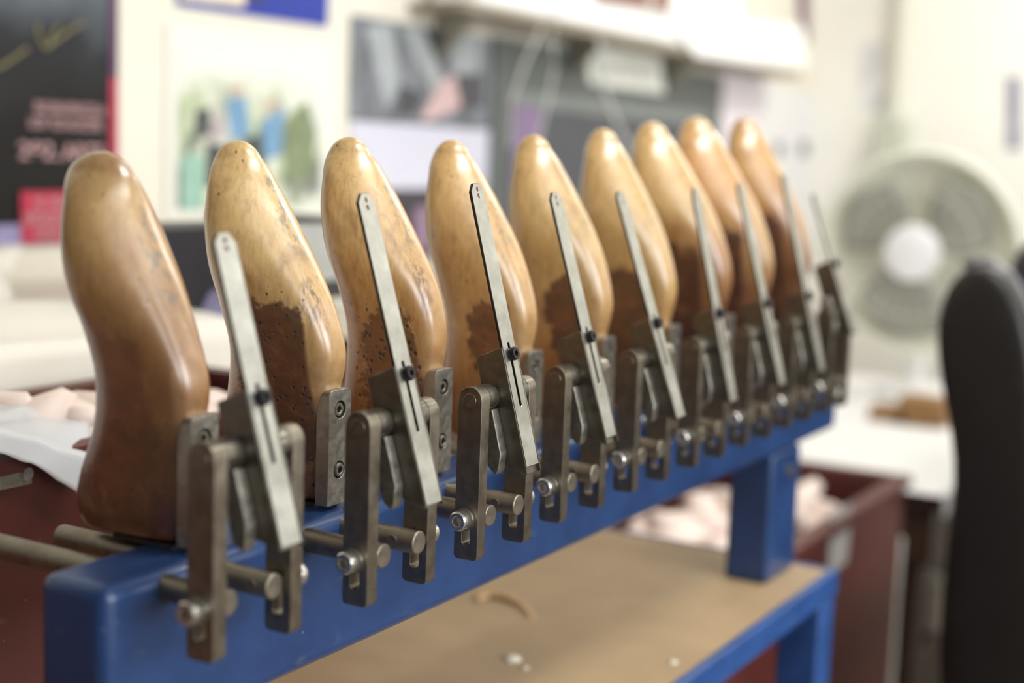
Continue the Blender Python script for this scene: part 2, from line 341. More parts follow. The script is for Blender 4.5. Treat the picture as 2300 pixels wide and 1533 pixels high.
def hermite(T,K,t):
    m = np.gradient(K,T); i = np.clip(np.searchsorted(T,t,side='right')-1,0,len(T)-2)
    h = T[i+1]-T[i]; s = (t-T[i])/h
    return (2*s**3-3*s**2+1)*K[i]+(s**3-2*s**2+s)*h*m[i]+(-2*s**3+3*s**2)*K[i+1]+(s**3-s**2)*h*m[i+1]
def last_mesh(yf,yb,Ht,cx,ws):
    NJ = 48; s = np.linspace(0,1,52); t = 1-(1-s)**1.8; t[0] = .003/Ht
    tipw = np.sqrt(np.clip(1-np.clip((t-.9)/.1,0,1)**2.2,0,1)); tc = np.minimum(t,.95)
    f,b,wf,wb = (hermite(T,np.array(k),tc) for k in (yf,yb,WF,WB)); wf = wf*ws; wb = wb*ws
    mid = (f+b)/2; hh = (b-f)/2*tipw; wf = wf*tipw; wb = wb*tipw
    th = np.linspace(0,2*np.pi,NJ,endpoint=False); c = np.cos(th); sn = np.sin(th)
    # even out the ring spacing of the squarish sections
    ec = (.55+.35*np.clip((t-.4)/.35,0,1))[:,None]; es = (.5+.35*np.clip((t-.4)/.35,0,1))[:,None]
    CC = np.sign(c)*np.abs(c)**ec; k = (1+CC)/2
    V = mid[:,None]+hh[:,None]*CC
    U = (wf[:,None]+(wb-wf)[:,None]*np.clip(k*1.4,0,1))*np.sign(sn)*np.abs(sn)**es
    X = cx*t[:,None]+U; Z = np.repeat((t*Ht)[:,None],NJ,1)
    bm = bmesh.new(); rings = []
    for i in range(len(t)-1): rings.append([bm.verts.new((X[i,j],V[i,j],Z[i,j])) for j in range(NJ)])
    tip = bm.verts.new((cx,mid[-1],Ht))
    for A,B in zip(rings,rings[1:]):
        for j in range(NJ): bm.faces.new((A[j],A[(j+1)%NJ],B[(j+1)%NJ],B[j]))
    for j in range(NJ): bm.faces.new((rings[-1][j],rings[-1][(j+1)%NJ],tip))
    # rounded foot: inset ring then cap
    r0 = rings[0]; cen = Vector((0,(yf[0]+yb[0])/2,0))
    low = [bm.verts.new((v.co.x*.95, cen.y+(v.co.y-cen.y)*.96, 0.0)) for v in r0]
    for j in range(NJ): bm.faces.new((low[j],low[(j+1)%NJ],r0[(j+1)%NJ],r0[j]))
    bm.faces.new(low)
    return from_bm(bm,'last_body')
YEL,TAN,MID,BRN,DRK = lin((204,170,112)),lin((196,156,98)),lin((168,118,68)),lin((120,72,38)),lin((84,48,26))
R1 = [(0,DRK),(.22,BRN),(.45,MID),(.68,TAN),(1,YEL)]
LP = [
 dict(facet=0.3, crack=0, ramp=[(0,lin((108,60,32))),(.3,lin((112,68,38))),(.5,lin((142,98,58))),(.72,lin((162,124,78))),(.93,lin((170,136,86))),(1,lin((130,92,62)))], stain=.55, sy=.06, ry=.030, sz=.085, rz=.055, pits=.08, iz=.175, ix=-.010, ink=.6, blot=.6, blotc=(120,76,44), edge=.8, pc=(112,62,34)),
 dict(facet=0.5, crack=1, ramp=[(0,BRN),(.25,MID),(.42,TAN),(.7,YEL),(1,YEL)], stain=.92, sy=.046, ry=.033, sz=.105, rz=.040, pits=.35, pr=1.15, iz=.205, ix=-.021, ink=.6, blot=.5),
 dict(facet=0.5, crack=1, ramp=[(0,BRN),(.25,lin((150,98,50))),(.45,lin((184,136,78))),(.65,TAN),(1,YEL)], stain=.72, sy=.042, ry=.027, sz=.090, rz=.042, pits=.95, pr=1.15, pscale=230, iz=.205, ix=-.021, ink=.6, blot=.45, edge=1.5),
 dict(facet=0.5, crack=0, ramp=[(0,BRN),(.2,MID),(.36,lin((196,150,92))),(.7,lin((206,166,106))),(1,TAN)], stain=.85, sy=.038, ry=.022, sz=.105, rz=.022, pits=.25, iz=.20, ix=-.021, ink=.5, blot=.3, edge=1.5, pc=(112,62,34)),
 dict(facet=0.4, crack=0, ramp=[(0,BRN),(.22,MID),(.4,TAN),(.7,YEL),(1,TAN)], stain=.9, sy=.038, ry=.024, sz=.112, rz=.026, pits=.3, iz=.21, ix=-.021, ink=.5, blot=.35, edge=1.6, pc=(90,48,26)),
 dict(ramp=[(0,DRK),(.25,MID),(.42,TAN),(.7,YEL),(1,TAN)], stain=.9, sy=.042, ry=.030, sz=.105, rz=.036, pits=.25, iz=.21, ix=-.021, ink=.3, blot=.3, edge=1.4, pc=(92,48,26)),
 dict(ramp=[(0,DRK),(.30,BRN),(.52,MID),(.7,YEL),(1,TAN)], stain=.95, sy=.046, ry=.036, sz=.11, rz=.050, pits=.2, iz=.22, ix=-.021, ink=.2, blot=.4, edge=1.0, pc=(78,40,22)),
 dict(ramp=[(0,DRK),(.3,BRN),(.5,TAN),(.75,lin((200,150,96))),(1,TAN)], stain=.95, sy=.046, ry=.040, sz=.12, rz=.055, pits=.2, iz=.23, ix=-.021, ink=.2, blot=.55, blotc=(160,92,58), edge=.9, pc=(82,40,22)),
 dict(ramp=[(0,DRK),(.35,lin((110,62,30))),(.55,MID),(.8,TAN),(1,lin((184,136,78)))], stain=.95, sy=.046, ry=.042, sz=.13, rz=.060, pits=.1, iz=.23, ix=-.021, ink=.2, blot=.65, blotc=(132,78,48), edge=.9, pc=(84,42,22)),
]
LL = ['reddish brown wooden shoe last at the near left end of the rail',
 'wooden shoe last with a large round dark pitted patch, second from the left end',
 'wooden shoe last riddled with black wormholes on its flank, third from the left end',
 'pale smooth wooden shoe last with a small blotchy brown stain behind the sharpest steel blade',
 'fifth wooden shoe last from the left, just beyond the pale blotched one',
 'middle distance wooden shoe last, fourth from the far right end of the row',
 'blurred wooden shoe last with a dark heel half, third from the far right end',
 'blurred wooden shoe last with a reddish patch near its toe, second from the far end',
 'farthest and darkest wooden shoe last at the right end of the row']
PX = [.0906,.2241,.353,.4946,.6290,.7690,.9075,1.0315,1.1620]
mount = plain('black_rubber_pad', (30,28,28), .6)
for n,(yf,yb,Ht,cx,xo,wsc) in enumerate(LASTS):
    x0 = .0975+P*n+xo
    yf = list(yf); yf[2] = yf[0]-.001; yf[3] = min(yf[0]-.0025, yf[3]+.006)
    root = empty('shoe_last', LL[n], 'shoe last', (x0,0,0), 'wooden shoe lasts standing toe up along the blue rail')
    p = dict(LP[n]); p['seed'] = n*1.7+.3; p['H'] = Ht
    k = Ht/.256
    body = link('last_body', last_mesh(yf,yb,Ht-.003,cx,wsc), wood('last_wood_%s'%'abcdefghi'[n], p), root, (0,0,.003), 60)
    sm = body.modifiers.new('sub','SUBSURF'); sm.levels = 1; sm.render_levels = 1
    box('base_pad', -.016,.016, yf[0]+.004,.076, .0002,.0032, mount, root)
    px = PX[n]-x0; y1 = yf[0]+.0006; y0 = y1-.011; w = .0122
    outl = [(px-w,.0034)]+[(px+w,.0034)]+circ(px+w-.004,.0795,.004,5,0,math.pi/2,False)+circ(px-w+.004,.0795,.004,5,math.pi/2,math.pi,False)
    pl = prism('mounting_plate', outl, [circ(px,.0695,.0062,20), circ(px,.0275,.0062,20)], y0, y1, 'y', M['plate'], root, .0022, 3)
    for z,dz in ((.0695,.0012),(.0275,-.0006)):
        cap_screw('plate_screw', (px,y1-.002,z), .0050, y1-.002-y0-dz+.0005, 'y', -1, M['plate'], pl)
# ================================================================== the swinging gauges
# top height / tilt / block slide per gauge measured along the row
GA = [(.1916,.311,0),(.2135,.312,0),(.221,.28,0),(.2136,.315,0),(.2133,.360,0),(.218,.256,0),(.223,.291,0),(.2331,.272,0),(.2100,.375,.030)]
GL = ['steel swing gauge in front of the reddish brown last, most blurred of the near ones',
 'steel swing gauge between the dark patched last and the wormholed last',
 'sharply focused steel swing gauge whose blade crosses the pale last',
 'steel swing gauge just right of the sharply focused one',
 'steel swing gauge with the most slanted blade, fifth from the left',
 'steel swing gauge sixth from the left, first of the strongly blurred ones',
 'steel swing gauge third from the far right end of the rail',
 'steel swing gauge in front of the farthest last',
 'dark steel swing gauge beyond the last shoe last at the far end of the rail']
BZ = [.0,.0,.0,.0,.0,.0,.0,.0,.0]
def bar_outline(y, z0, z1, r, ch=.004):
    ch = .0035; return circ(y-r+ch,z0+ch,ch,5,math.pi,math.pi*1.5,False)+circ(y+r-ch,z0+ch,ch,5,math.pi*1.5,math.pi*2,False)+circ(y,z1-r,r,14,0,math.pi,False)
yofs = [.009,0,0,.004,.004,.002,.002,.002,.002]
for n in range(9):
    top, tan_, sl = GA[n]; yo = yofs[n]; py = -.0515+yo; r = .00975; pz = .0745
    g = empty('swing_gauge', GL[n], 'gauge', (.29+(n-2)*P,0,0), 'steel swing gauges bolted along the rail')
    for xa, xb, side in ((0,.0108,-1),(.0665,.0773,1)):
        bz = -.0402 if side < 0 else -.0415
        b_ = prism('side_bar', bar_outline(py, bz, .0843, r), [stadium(py, bz+.0135, bz+.034, .0035)], xa, xb, 'x', M['bar'], g, .0008, 2)
        cyl('pin_end', (xa-.0006 if side<0 else xb-.001, py, pz), .0052, .0016, 'x', M['bar'], b_, .0003)
        sx = xa if side < 0 else xb
        lathe('washer', [(.004,0),(.0082,0),(.0082,.0012*side),(.004,.0012*side)], (sx,py+.001,-.0105), 'x', M['plate'], b_, 28)
        cap_screw('cap_screw', (sx+.0012*side,py+.001,-.0105), .0071, .0098, 'x', side, M['screw'], b_)
    for xr, l1 in ((.0188,.235),(.0585,.128)):
        o = cyl('rod', (xr,-.0605+yo*.9 if n else -.047,-.0105), .0079, (l1 if n==0 else .12)+.06-yo, 'y', M['rod'], g, .0008)
        if xr > .03:
            lathe('grub_screw', [(0,0),(.0026,0),(.0040,-.0004),(.0040,.001),(0,.001)], (xr-.0079,-.044+yo,-.0105), 'x', M['rod'], o, 18).parent = g
            bpy.context.view_layer.update()
    # pivot pin, bosses
    cyl('pivot_pin', (.006,py,pz), .0042, .066, 'x', M['bar'], g)
    lathe('boss', [(.0045,.0109),(.0094,.0109),(.0094,.0128),(.0088,.0131),(.0094,.0134),(.0094,.0240),(.0078,.0280),(.0045,.0284)], (0,py,pz), 'x', M['block'], g, 40, 30)
    lathe('boss', [(.0045,.0493),(.0078,.0497),(.0094,.0530),(.0094,.0664),(.0045,.0664)], (0,py,pz), 'x', M['block'], g, 40, 30)
    # tilting channel block, blade and lever; local axes: x along the pin, -y out of the face, z along the blade
    th = math.atan(tan_)
    rot = Matrix.Rotation(-th,4,'X'); base = Vector((.0388,py,pz))
    def tilt(o):
        o.rotation_euler = (-th,0,0); o.location = base; return o
    H = .0105; s0, s1 = -.0600+sl, .0325+sl
    chan = [(-H,.0065),(-H,-.0166),(-.0092,-.0166),(-.0092,-.0138),(.0092,-.0138),(.0092,-.0166),(H,-.0166),(H,.0065)]
    blk = tilt(prism('channel_block', chan, [], s0, s1, 'z', M['block'], g, .0004, 1))
    # lower end of the block is cut back
    for v in blk.data.vertices:
        if v.co.z < s0+.001 and v.co.y > 0: v.co.z += .014
        if v.co.z > s1-.001 and v.co.y > 0: v.co.z -= .003
    lv = prism('lever_plate', [(-.0040,s1-.042),(.0085,s1-.042),(.0085,s0+.010),(.0040,s0+.004),(.0005,s0+.007),(-.0040,s0+.018)], [], -.0195,-.0106, 'x', M['plate'], blk, .0006, 1)
    tb_ = (top-pz)/math.cos(th); bot = s0+.0052 if n in (2,3) else s0+.0018
    w = .0088; ol = [(-w,bot),(w,bot),(w,tb_-.006),(w*.45,tb_),(-w*.45,tb_),(-w,tb_-.006)]
    hs = [stadium(0,-.010+sl,.0335+sl,.0016)]
    if tb_ > .1: hs += [circ(0,tb_-.0045,.0016,12), circ(0,tb_-.0095,.0016,12)]
    bl = tilt(prism('blade', ol, hs, -.0165,-.0140, 'y', M['blade'], g, .0003, 1))
    bl.data.materials.append(M['edge'])  # edge faces get a darker steel than the flats
    for f_ in bl.data.polygons:
        if abs(f_.normal.y) < .5: f_.material_index = 1
    for zz in (.0045,.0095): cyl('rivet', (0,-.0161,tb_-zz), .0014, .0012, 'y', M['copper'], bl, 0, 12)
    sc_ = cap_screw('button_screw', (0,-.0165,.0265+sl), .0049, .0052, 'y', -1, M['black_screw'], bl, .0019)
# ================================================================== the room
def quad_on(name, pts, ax, val, th, mat, parent=None, dirn=-1):
    """flat sheet with the corners given where they are seen on the wall plane; th thick"""
    w = [at(x,y,ax,val) for x,y in pts]; c = sum(w,Vector())/len(w); bm = bmesh.new()
    off = Vector((0,0,0)); off[ax] = dirn*th
    A = [bm.verts.new(p-c) for p in w]; B = [bm.verts.new(p-c+off) for p in w]; k = len(w)
    for i in range(k): bm.faces.new((A[i],A[(i+1)%k],B[(i+1)%k],B[i]))
    bm.faces.new(A); bm.faces.new(B)
    o = link(name, from_bm(bm,name), mat); o.location = c
    if parent: o.parent = parent; o.location = c-parent.location
    return o
def rect_on(name, px0, px1, pyt, pyb, ax, val, th, mat, parent=None, dirn=-1):
    """upright rectangle on a wall: left/right edges at the pixel columns, top/bottom heights taken at the left edge"""
    a = at(px0,pyt,ax,val); b = at(px0,pyb,ax,val); c = at(px1,(pyt+pyb)/2,ax,val)
    k = 1-ax; lo, hi = sorted((a[k],c[k])); v0, v1 = sorted((val, val+dirn*th)); z0, z1 = b.z, a.z
    o = box(name, *( (lo,hi,v0,v1) if ax==1 else (v0,v1,lo,hi) ), z0, z1, mat)
    if parent: o.parent = parent; o.location = o.location-parent.location
    return o
WY, WX = 1.2, 4.63
FZ, CZ = -1.0, 1.75
cream = plain('cream_wall_paint', (226,221,208), .6, 0, .03, 3, .03)
cream2 = plain('ivory_wall_paint', (244,242,234), .6, 0, .03, 3, .03)
def structure(o): o['kind'] = 'structure'; return o
structure(box('wall_back', -2.2,WX+.1, WY,WY+.1, FZ,CZ, cream))
structure(box('wall_right', WX,WX+.1, -3.4,WY, FZ,CZ, cream2))
structure(box('floor', -2.2,WX+.1, -3.4,WY+.1, FZ-.05,FZ, plain('brown_floor', (112,100,88), .5, 0, .15, 5)))
structure(box('ceiling', -2.2,WX+.1, -3.4,WY+.1, CZ,CZ+.05, plain('ceiling_white', (196,194,188), .7, 0, .02)))
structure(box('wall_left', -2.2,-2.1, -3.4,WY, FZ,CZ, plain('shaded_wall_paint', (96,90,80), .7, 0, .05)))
# front wall with a wide window
wf = plain('front_wall_paint', (206,198,184), .7, 0, .04)
Wn = (-1.7,2.1,.0,1.5)
bm = bmesh.new()
for a in ((-2.1,WX,FZ,Wn[2]),(-2.1,WX,Wn[3],CZ),(-2.1,Wn[0],Wn[2],Wn[3]),(Wn[1],WX,Wn[2],Wn[3])): bbox(bm, a[0],a[1],-3.4,-3.3,a[2],a[3])
structure(link('wall_front', from_bm(bm,'wall_front'), wf))
wfr = plain('white_frame_paint', (226,224,218), .4)
bm = bmesh.new()
for x in (Wn[0],Wn[0]+1.25,Wn[0]+2.5,Wn[1]-.05): bbox(bm, x,x+.05,-3.38,-3.32,Wn[2],Wn[3])
for z in (Wn[2],Wn[3]-.05): bbox(bm, Wn[0],Wn[1],-3.375,-3.325,z,z+.05)
structure(link('window_1', from_bm(bm,'window_1'), wfr))
cb = empty('added_dark_cabinet', 'unseen dark cabinet added left of the rack to darken reflections in the metal', 'cabinet', (-1.2,.8,FZ))  # added out of view to darken what the metal faces mirror
ck = plain('cabinet_paint', (44,42,40), .5)
child(box('cabinet_body', -1.7,-.80,.30,WY-.002,FZ+.001,1.3, ck, None, .01), cb)
child(box('door', -1.68,-1.26,.285,.2995,FZ+.05,1.28, ck, None, .004), cb); child(box('door', -1.24,-.82,.285,.2995,FZ+.05,1.28, ck, None, .004), cb)
# ------------------------------------------------------------------ posters on the back wall
def picture(name, label, cat='poster', loc=(2,WY,.3), group=None):
    return empty(name, label, cat, loc, group)
DK = plain('poster_black', (40,38,40), .35, 0, .1, 5)
pA = picture('theatre_poster', 'black poster with a painted grey sheen, pink lettering and a red block', loc=(1.0,WY,.3))
m, nt, b = newmat('sheen_print'); c = coords(nt); sp = nt.nodes.new('ShaderNodeSeparateXYZ'); nt.links.new(c, sp.inputs[0])
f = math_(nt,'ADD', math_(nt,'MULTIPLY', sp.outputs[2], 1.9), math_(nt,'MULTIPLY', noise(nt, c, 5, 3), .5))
nt.links.new(ramp(nt, f, [(.12,lin((30,28,28))),(.34,lin((46,47,50))),(.55,lin((104,112,120))),(.68,lin((118,126,132))),(.9,lin((60,64,70)))]), b.inputs['Base Color']); b.inputs['Roughness'].default_value = .6; b.inputs['Specular IOR Level'].default_value = .2  # grey-blue sheen on the upper poster is put into this colour ramp
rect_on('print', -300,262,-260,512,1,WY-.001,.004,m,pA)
rect_on('print_border', 246,263,175,512,1,WY-.005,.002,plain('crimson_print',(176,52,78),.4),pA)
rect_on('print_border', 246,263,-260,175,1,WY-.005,.002,plain('plum_print',(88,52,88),.4),pA)
red = plain('red_block_print', (182,50,76), .4, 0, .05)
rect_on('red_block', 46,160,430,548,1,WY-.0075,.002,red,pA)
rect_on('footer_strip', -300,262,512,566,1,WY-.0055,.002,plain('lilac_footer',(150,142,184),.4,0,.45,9),pA)
pk = plain('pink_lettering', (188,150,152), .5)
def lettering(name, s, px, py, hpx, ax, val, mat, parent, widthpx=None, bold=.0):
    cu = bpy.data.curves.new(name,'FONT'); cu.body = s; cu.size = 1; cu.extrude = .01; cu.offset = bold
    t = bpy.data.objects.new(name, cu); COL.objects.link(t)
    dg = bpy.context.evaluated_depsgraph_get(); me = bpy.data.meshes.new_from_object(t.evaluated_get(dg)); bpy.data.objects.remove(t)
    xs = [v.co.x for v in me.vertices]; ys = [v.co.y for v in me.vertices]
    a = at(px,py,ax,val); bq = at(px,py+hpx,ax,val); e = at(px+(widthpx or 100),py,ax,val)
    sz = (a.z-bq.z)/(max(ys)-min(ys)); sx = abs(e[1-ax]-a[1-ax])/(max(xs)-min(xs)) if widthpx else sz
    s_ = 1 if ax == 1 else -1
    for v in me.vertices:
        lx, ly, lz = (v.co.x-min(xs))*sx, (v.co.y-min(ys))*sz, v.co.z*.05
        v.co = Vector((lx,-lz,ly)) if ax == 1 else Vector((-lz,-lx,ly))
    o = link(name, me, mat, parent, Vector((a.x,a.y,bq.z))-(parent.location if parent else Vector()))
    return o
def glyph_row(name, px0, px1, py, h, n, val, mat, parent, seed=1, slope=0):
    """a line of writing too small to read: letter-sized strokes with word gaps"""
    rr = random.Random(seed); bm = bmesh.new(); o0 = at(px0,py,1,val)
    for i in range(n):
        if rr.random() < .12: continue
        xa = px0+(px1-px0)*i/n; xb = xa+(px1-px0)/n*.72; dy = slope*(xa-px0)
        A = at(xa,py+dy,1,val); B = at(xb,py+h+dy,1,val); z0, z1 = B.z, A.z; w = B.x-A.x
        kind = rr.randint(0,3)
        parts = [(0,.3,0,1)]
        if kind in (0,1): parts += [(.3,1,.8,1)]
        if kind in (0,2): parts += [(.3,1,0,.2)]
        if kind in (1,3): parts += [(.7,1,.0,.8)]
        if kind == 2: parts += [(.3,.9,.42,.58)]
        for a,b_,c_,d in parts: bbox(bm, A.x+w*a-o0.x, A.x+w*b_-o0.x, -.001,0, z0+(z1-z0)*c_-o0.z, z0+(z1-z0)*d-o0.z)
    return link(name, from_bm(bm,name), mat, parent, o0-parent.location)
glyph_row('lettering', 78,238,228,24,15,WY-.0055,pk,pA,3,.06)
glyph_row('lettering', 66,232,262,24,17,WY-.0055,pk,pA,5,.05)
lettering('lettering', '292', 42,318,38,1,WY-.0055,pk,pA,78,.01)
lettering('lettering', '.', 125,350,9,1,WY-.0055,pk,pA,9)
lettering('lettering', 'ARTS', 140,322,38,1,WY-.0055,pk,pA,94,.01)
glyph_row('lettering', 80,160,442,24,7,WY-.0100,pk,pA,8,.02)
glyph_row('lettering', 56,160,476,28,8,WY-.0100,pk,pA,9,.02)
glyph_row('lettering', 80,160,512,24,6,WY-.0100,pk,pA,10,.02)
gold = plain('gold_ink', (142,134,92), .5)
for pts in ([(-40,165),(0,150),(35,128),(62,108)],[(84,52),(86,80),(98,106),(112,104),(118,78),(132,55)],[(100,108),(130,88),(160,66),(185,52)]):
    tube('signature_stroke', [at(x,y,1,WY-.006)-pA.location for x,y in pts], .0024, gold, pA, 6)
# framed photograph behind plastic
pB = picture('group_photograph', 'pale framed photograph of people in blue shirts under shiny plastic', 'photograph', (1.5,WY,.3))
rect_on('mount_board', 372,742,52,492,1,WY-.001,.004,plain('white_mount',(228,228,220),.3,0,.02),pB)
m, nt, b = newmat('blurred_foliage_print'); c = coords(nt)
f = noise(nt, mapping(nt, c, (1,1,.7)), 9, 4, .6, .5); f2 = noise(nt, mapping(nt,c,(1.4,1,.6),(3,1,1)), 12, 3, .5)
sp = nt.nodes.new('ShaderNodeSeparateXYZ'); nt.links.new(c, sp.inputs[0])
g_ = ramp(nt, f, [(.3,lin((120,134,118))),(.45,lin((178,190,158))),(.58,lin((222,224,210))),(.8,lin((206,214,214)))])
g_ = mixc(nt, math_(nt,'MULTIPLY', math_(nt,'MULTIPLY', sstep(nt, f2, .5, .6), math_(nt,'SUBTRACT',1.0, sstep(nt, sp.outputs[2], -.02,.09))), .8), g_, lin((74,84,82)))
g_ = mixc(nt, sstep(nt, sp.outputs[2], .04, .13), g_, lin((228,230,222)))
nt.links.new(g_, b.inputs['Base Color']); b.inputs['Roughness'].default_value = .3
rect_on('print', 400,722,105,470,1,WY-.005,.002,m,pB)
bl_ = plain('shirt_blue_print', (112,152,186), .4, 0, .15); gr = plain('grey_green_print', (124,136,104), .4, 0, .3); tl = plain('pale_teal_print',(148,186,172),.4,0,.15); dkp = plain('dark_figure_print',(70,76,76),.4,0,.3); pa_ = plain('skin_print',(200,176,160),.4)
for k,(pts,mm) in enumerate((([(505,222),(552,215),(562,300),(520,320)],bl_),([(585,275),(640,235),(630,350),(590,360)],bl_),([(640,270),(690,225),(712,300),(700,400),(640,410)],gr),([(405,350),(458,345),(455,470),(408,470)],tl),([(465,320),(520,330),(515,420),(462,420)],dkp),([(545,310),(590,300),(600,440),(540,440)],dkp),([(440,250),(470,240),(478,300),(440,310)],dkp),([(520,190),(545,190),(545,216),(520,216)],pa_),([(600,225),(622,222),(622,250),(600,252)],pa_),([(470,270),(505,260),(505,310),(475,320)],plain('mauve_print',(176,166,170),.4)))):
    quad_on('printed_figure', pts, 1, WY-.0072-.0003*k, .0006, mm, pB)
clr, nt, b = newmat('clear_plastic'); b.inputs['Transmission Weight'].default_value = 1; b.inputs['Roughness'].default_value = .08; b.inputs['IOR'].default_value = 1.1
# blue notice above
pC = picture('blue_notice', 'royal blue notice with a cream panel cut off by the top of the frame', 'notice', (1.5,WY,.7))
quad_on('print', [(392,-160),(738,-120),(733,60),(397,12)], 1, WY-.001, .004, plain('royal_blue_print',(20,50,156),.4,0,.1), pC)
quad_on('cream_panel', [(400,-150),(560,-130),(548,16),(404,-2)], 1, WY-.0055, .002, plain('cream_panel_print',(226,214,190),.5), pC)
quad_on('dark_emblem', [(560,-20),(590,-20),(590,8),(560,6)], 1, WY-.0055, .002, plain('emblem_print',(60,52,90),.5), pC)
# ballet poster
pD = picture('ballet_poster', 'grey poster of draped fabric and a pink foot above a pale lilac band', loc=(2.5,WY,.3))
m, nt, b = newmat('draped_fabric_print'); c = coords(nt)
f = noise(nt, mapping(nt, c, (1.6,1,.35)), 9, 3, .5, .8)
nt.links.new(ramp(nt, f, [(.3,lin((62,64,72))),(.5,lin((106,110,118))),(.7,lin((146,152,160)))]), b.inputs['Base Color']); b.inputs['Roughness'].default_value = .4
rect_on('print', 786,1102,32,270,1,WY-.001,.004,m,pD)
rect_on('lilac_band', 784,1098,266,426,1,WY-.001,.004,plain('lilac_white_print',(206,206,222),.4,0,.05,4),pD)
rect_on('dark_footer', 784,1095,424,640,1,WY-.001,.004,plain('dark_plum_print',(62,56,66),.4,0,.3,14),pD)
lf = plain('light_fold_print',(164,170,174),.4,0,.08); dk2 = plain('dark_fold_print',(66,66,74),.4,0,.2); pkf = plain('pink_foot_print',(208,176,178),.4,0,.06)
for k,(pts,mm) in enumerate((([(900,60),(950,60),(1000,190),(985,235)],lf),([(820,60),(880,55),(900,180),(870,250)],lf),([(1030,75),(1080,80),(1068,170),(1015,160)],lf),([(955,60),(1020,75),(1000,150),(975,120)],dk2),([(1020,170),(1085,165),(1085,240),(1025,250)],dk2),([(905,190),(955,215),(930,262),(890,258)],dk2),([(985,190),(1020,165),(1035,240),(960,272),(945,268)],pkf),([(930,470),(960,462),(965,560),(935,560)],plain('mauve_fold_print',(150,124,148),.4)))):
    quad_on('printed_fold', pts, 1, WY-.0055-.0003*k, .0006, mm, pD)
# slate board with a white card
pE = picture('slate_board', 'large slate grey notice board behind the middle of the row', 'notice board', (3.3,WY,.3))
rect_on('board', 1103,1606,82,660,1,WY-.001,.012,plain('slate_board_paint',(90,96,94),.5,0,.1,4),pE)
rect_on('pale_stripe', 1140,1590,200,236,1,WY-.0135,.002,plain('pale_slate',(124,130,128),.5,0,.05),pE)
rect_on('lower_panel', 1145,1600,238,560,1,WY-.0135,.002,plain('blue_slate',(74,76,84),.5,0,.1),pE)
rect_on('purple_strip', 1155,1210,236,480,1,WY-.0160,.002,plain('purple_strip_print',(134,112,146),.5,0,.15),pE)
cd = quad_on('notice_card', [(1316,104),(1480,118),(1492,212),(1322,188)], 1, WY-.017, .002, plain('bright_card',(238,240,232),.5,0,.02))
o = tag(cd, 'bright white rectangular card pinned on the slate grey board', 'card')
rt = bpy.data.objects.new('x',None)
gl = glyph_row('lettering', 1335,1470,132,36,8,WY-.0192,plain('faded_card_ink',(196,198,190),.5),cd,12,.1)
# loose papers right of the board
for k,(pts,col,lb) in enumerate(([([(1600,150),(1722,168),(1722,345),(1600,350)],(230,222,230),'pinkish white sheet pinned beside the slate board'),([(1712,190),(1835,215),(1832,600),(1712,620)],(226,226,228),'long pale grey sheet hanging near the corner of the wall')])):
    tag(quad_on('paper_sheet', pts, 1, WY-.002-.003*k, .002, plain('sheet_paper_%s'%'ab'[k],col,.5,0,.02)), lb, 'paper')
for k,(pts,lb) in enumerate((([(1742,318),(1755,320),(1755,350),(1742,350)],'left one of two small dark clips on the pale sheets'),([(1798,315),(1812,318),(1812,350),(1798,350)],'right one of two small dark clips on the pale sheets'))):
    tag(quad_on('paper_clip', pts, 1, WY-.0085, .006, plain('dark_clip_%s'%'ab'[k],(110,110,122),.4)), lb, 'clip')
o = quad_on('purple_hanging', [(1788,-60),(1812,-60),(1812,98),(1800,98)], 1, WY-.003, .01, plain('plum_cloth',(126,96,120),.7)); tag(o, 'narrow plum coloured strip hanging at the top corner of the wall', 'strip')
# wall shelf with white packages
sz = at(1300,74,1,1.06).z; xl, xr_ = at(1040,40,1,1.06).x, at(1800,150,1,1.06).x
sh = empty('wall_shelf', 'cream painted wall shelf above the slate board loaded with white packages', 'shelf', (xl,1.0,sz))
sb = box('shelf_board', xl,xr_,1.06,WY,sz,sz+.018, plain('shelf_paint',(140,130,114),.5)); child(sb, sh)
for x in (xl+.1,xl+.7,xl+1.3):
    bm = bmesh.new(); vs = [Vector(v) for v in ((0,.0,0),(0,.11,0),(0,.11,-.10))]
    A = [bm.verts.new(v) for v in vs]; B = [bm.verts.new(v+Vector((.02,0,0))) for v in vs]
    for i in range(3): bm.faces.new((A[i],A[(i+1)%3],B[(i+1)%3],B[i]))
    bm.faces.new(A); bm.faces.new(B)
    k = link('bracket', from_bm(bm,'bracket'), M['plate']); k.location = (x,1.085,sz); child(k, sh)
wp = plain('white_paper', (246,246,244), .6, 0, .01)
bx = xl+.05
for k,(w,h,lb) in enumerate(((.34,.16,'left white package on the wall shelf'),(.52,.22,'middle white package on the wall shelf, behind the brown sign'),(.62,.26,'right and largest white package on the wall shelf'))):
    x1 = min(bx+w, xr_-.01)
    o = box('white_package', bx,x1,1.062,WY-.02,sz+.0185,sz+.02+h, wp, None, .012, 3); tag(o, lb, 'package', 'white packages on the wall shelf'); bx = x1+.012
o = quad_on('brown_sign', [(1330,-90),(1502,-60),(1499,24),(1340,0)], 1, 1.058, .006, plain('brown_sign_paint',(134,78,58),.5)); tag(o, 'reddish brown sign cut off at the top edge above the white card', 'sign')
wt = cyl('white_letter', (0,0,0), .020, .002, 'y', plain('sign_white',(220,214,204),.5), None, 0, 20); pw = at(1462,-4,1,1.0515); wt.parent = o; wt.location = pw-o.location; wt.location.y -= .002
hang = plain('pale_cord', (196,198,194), .6); k0 = at(1200,60,1,.97)
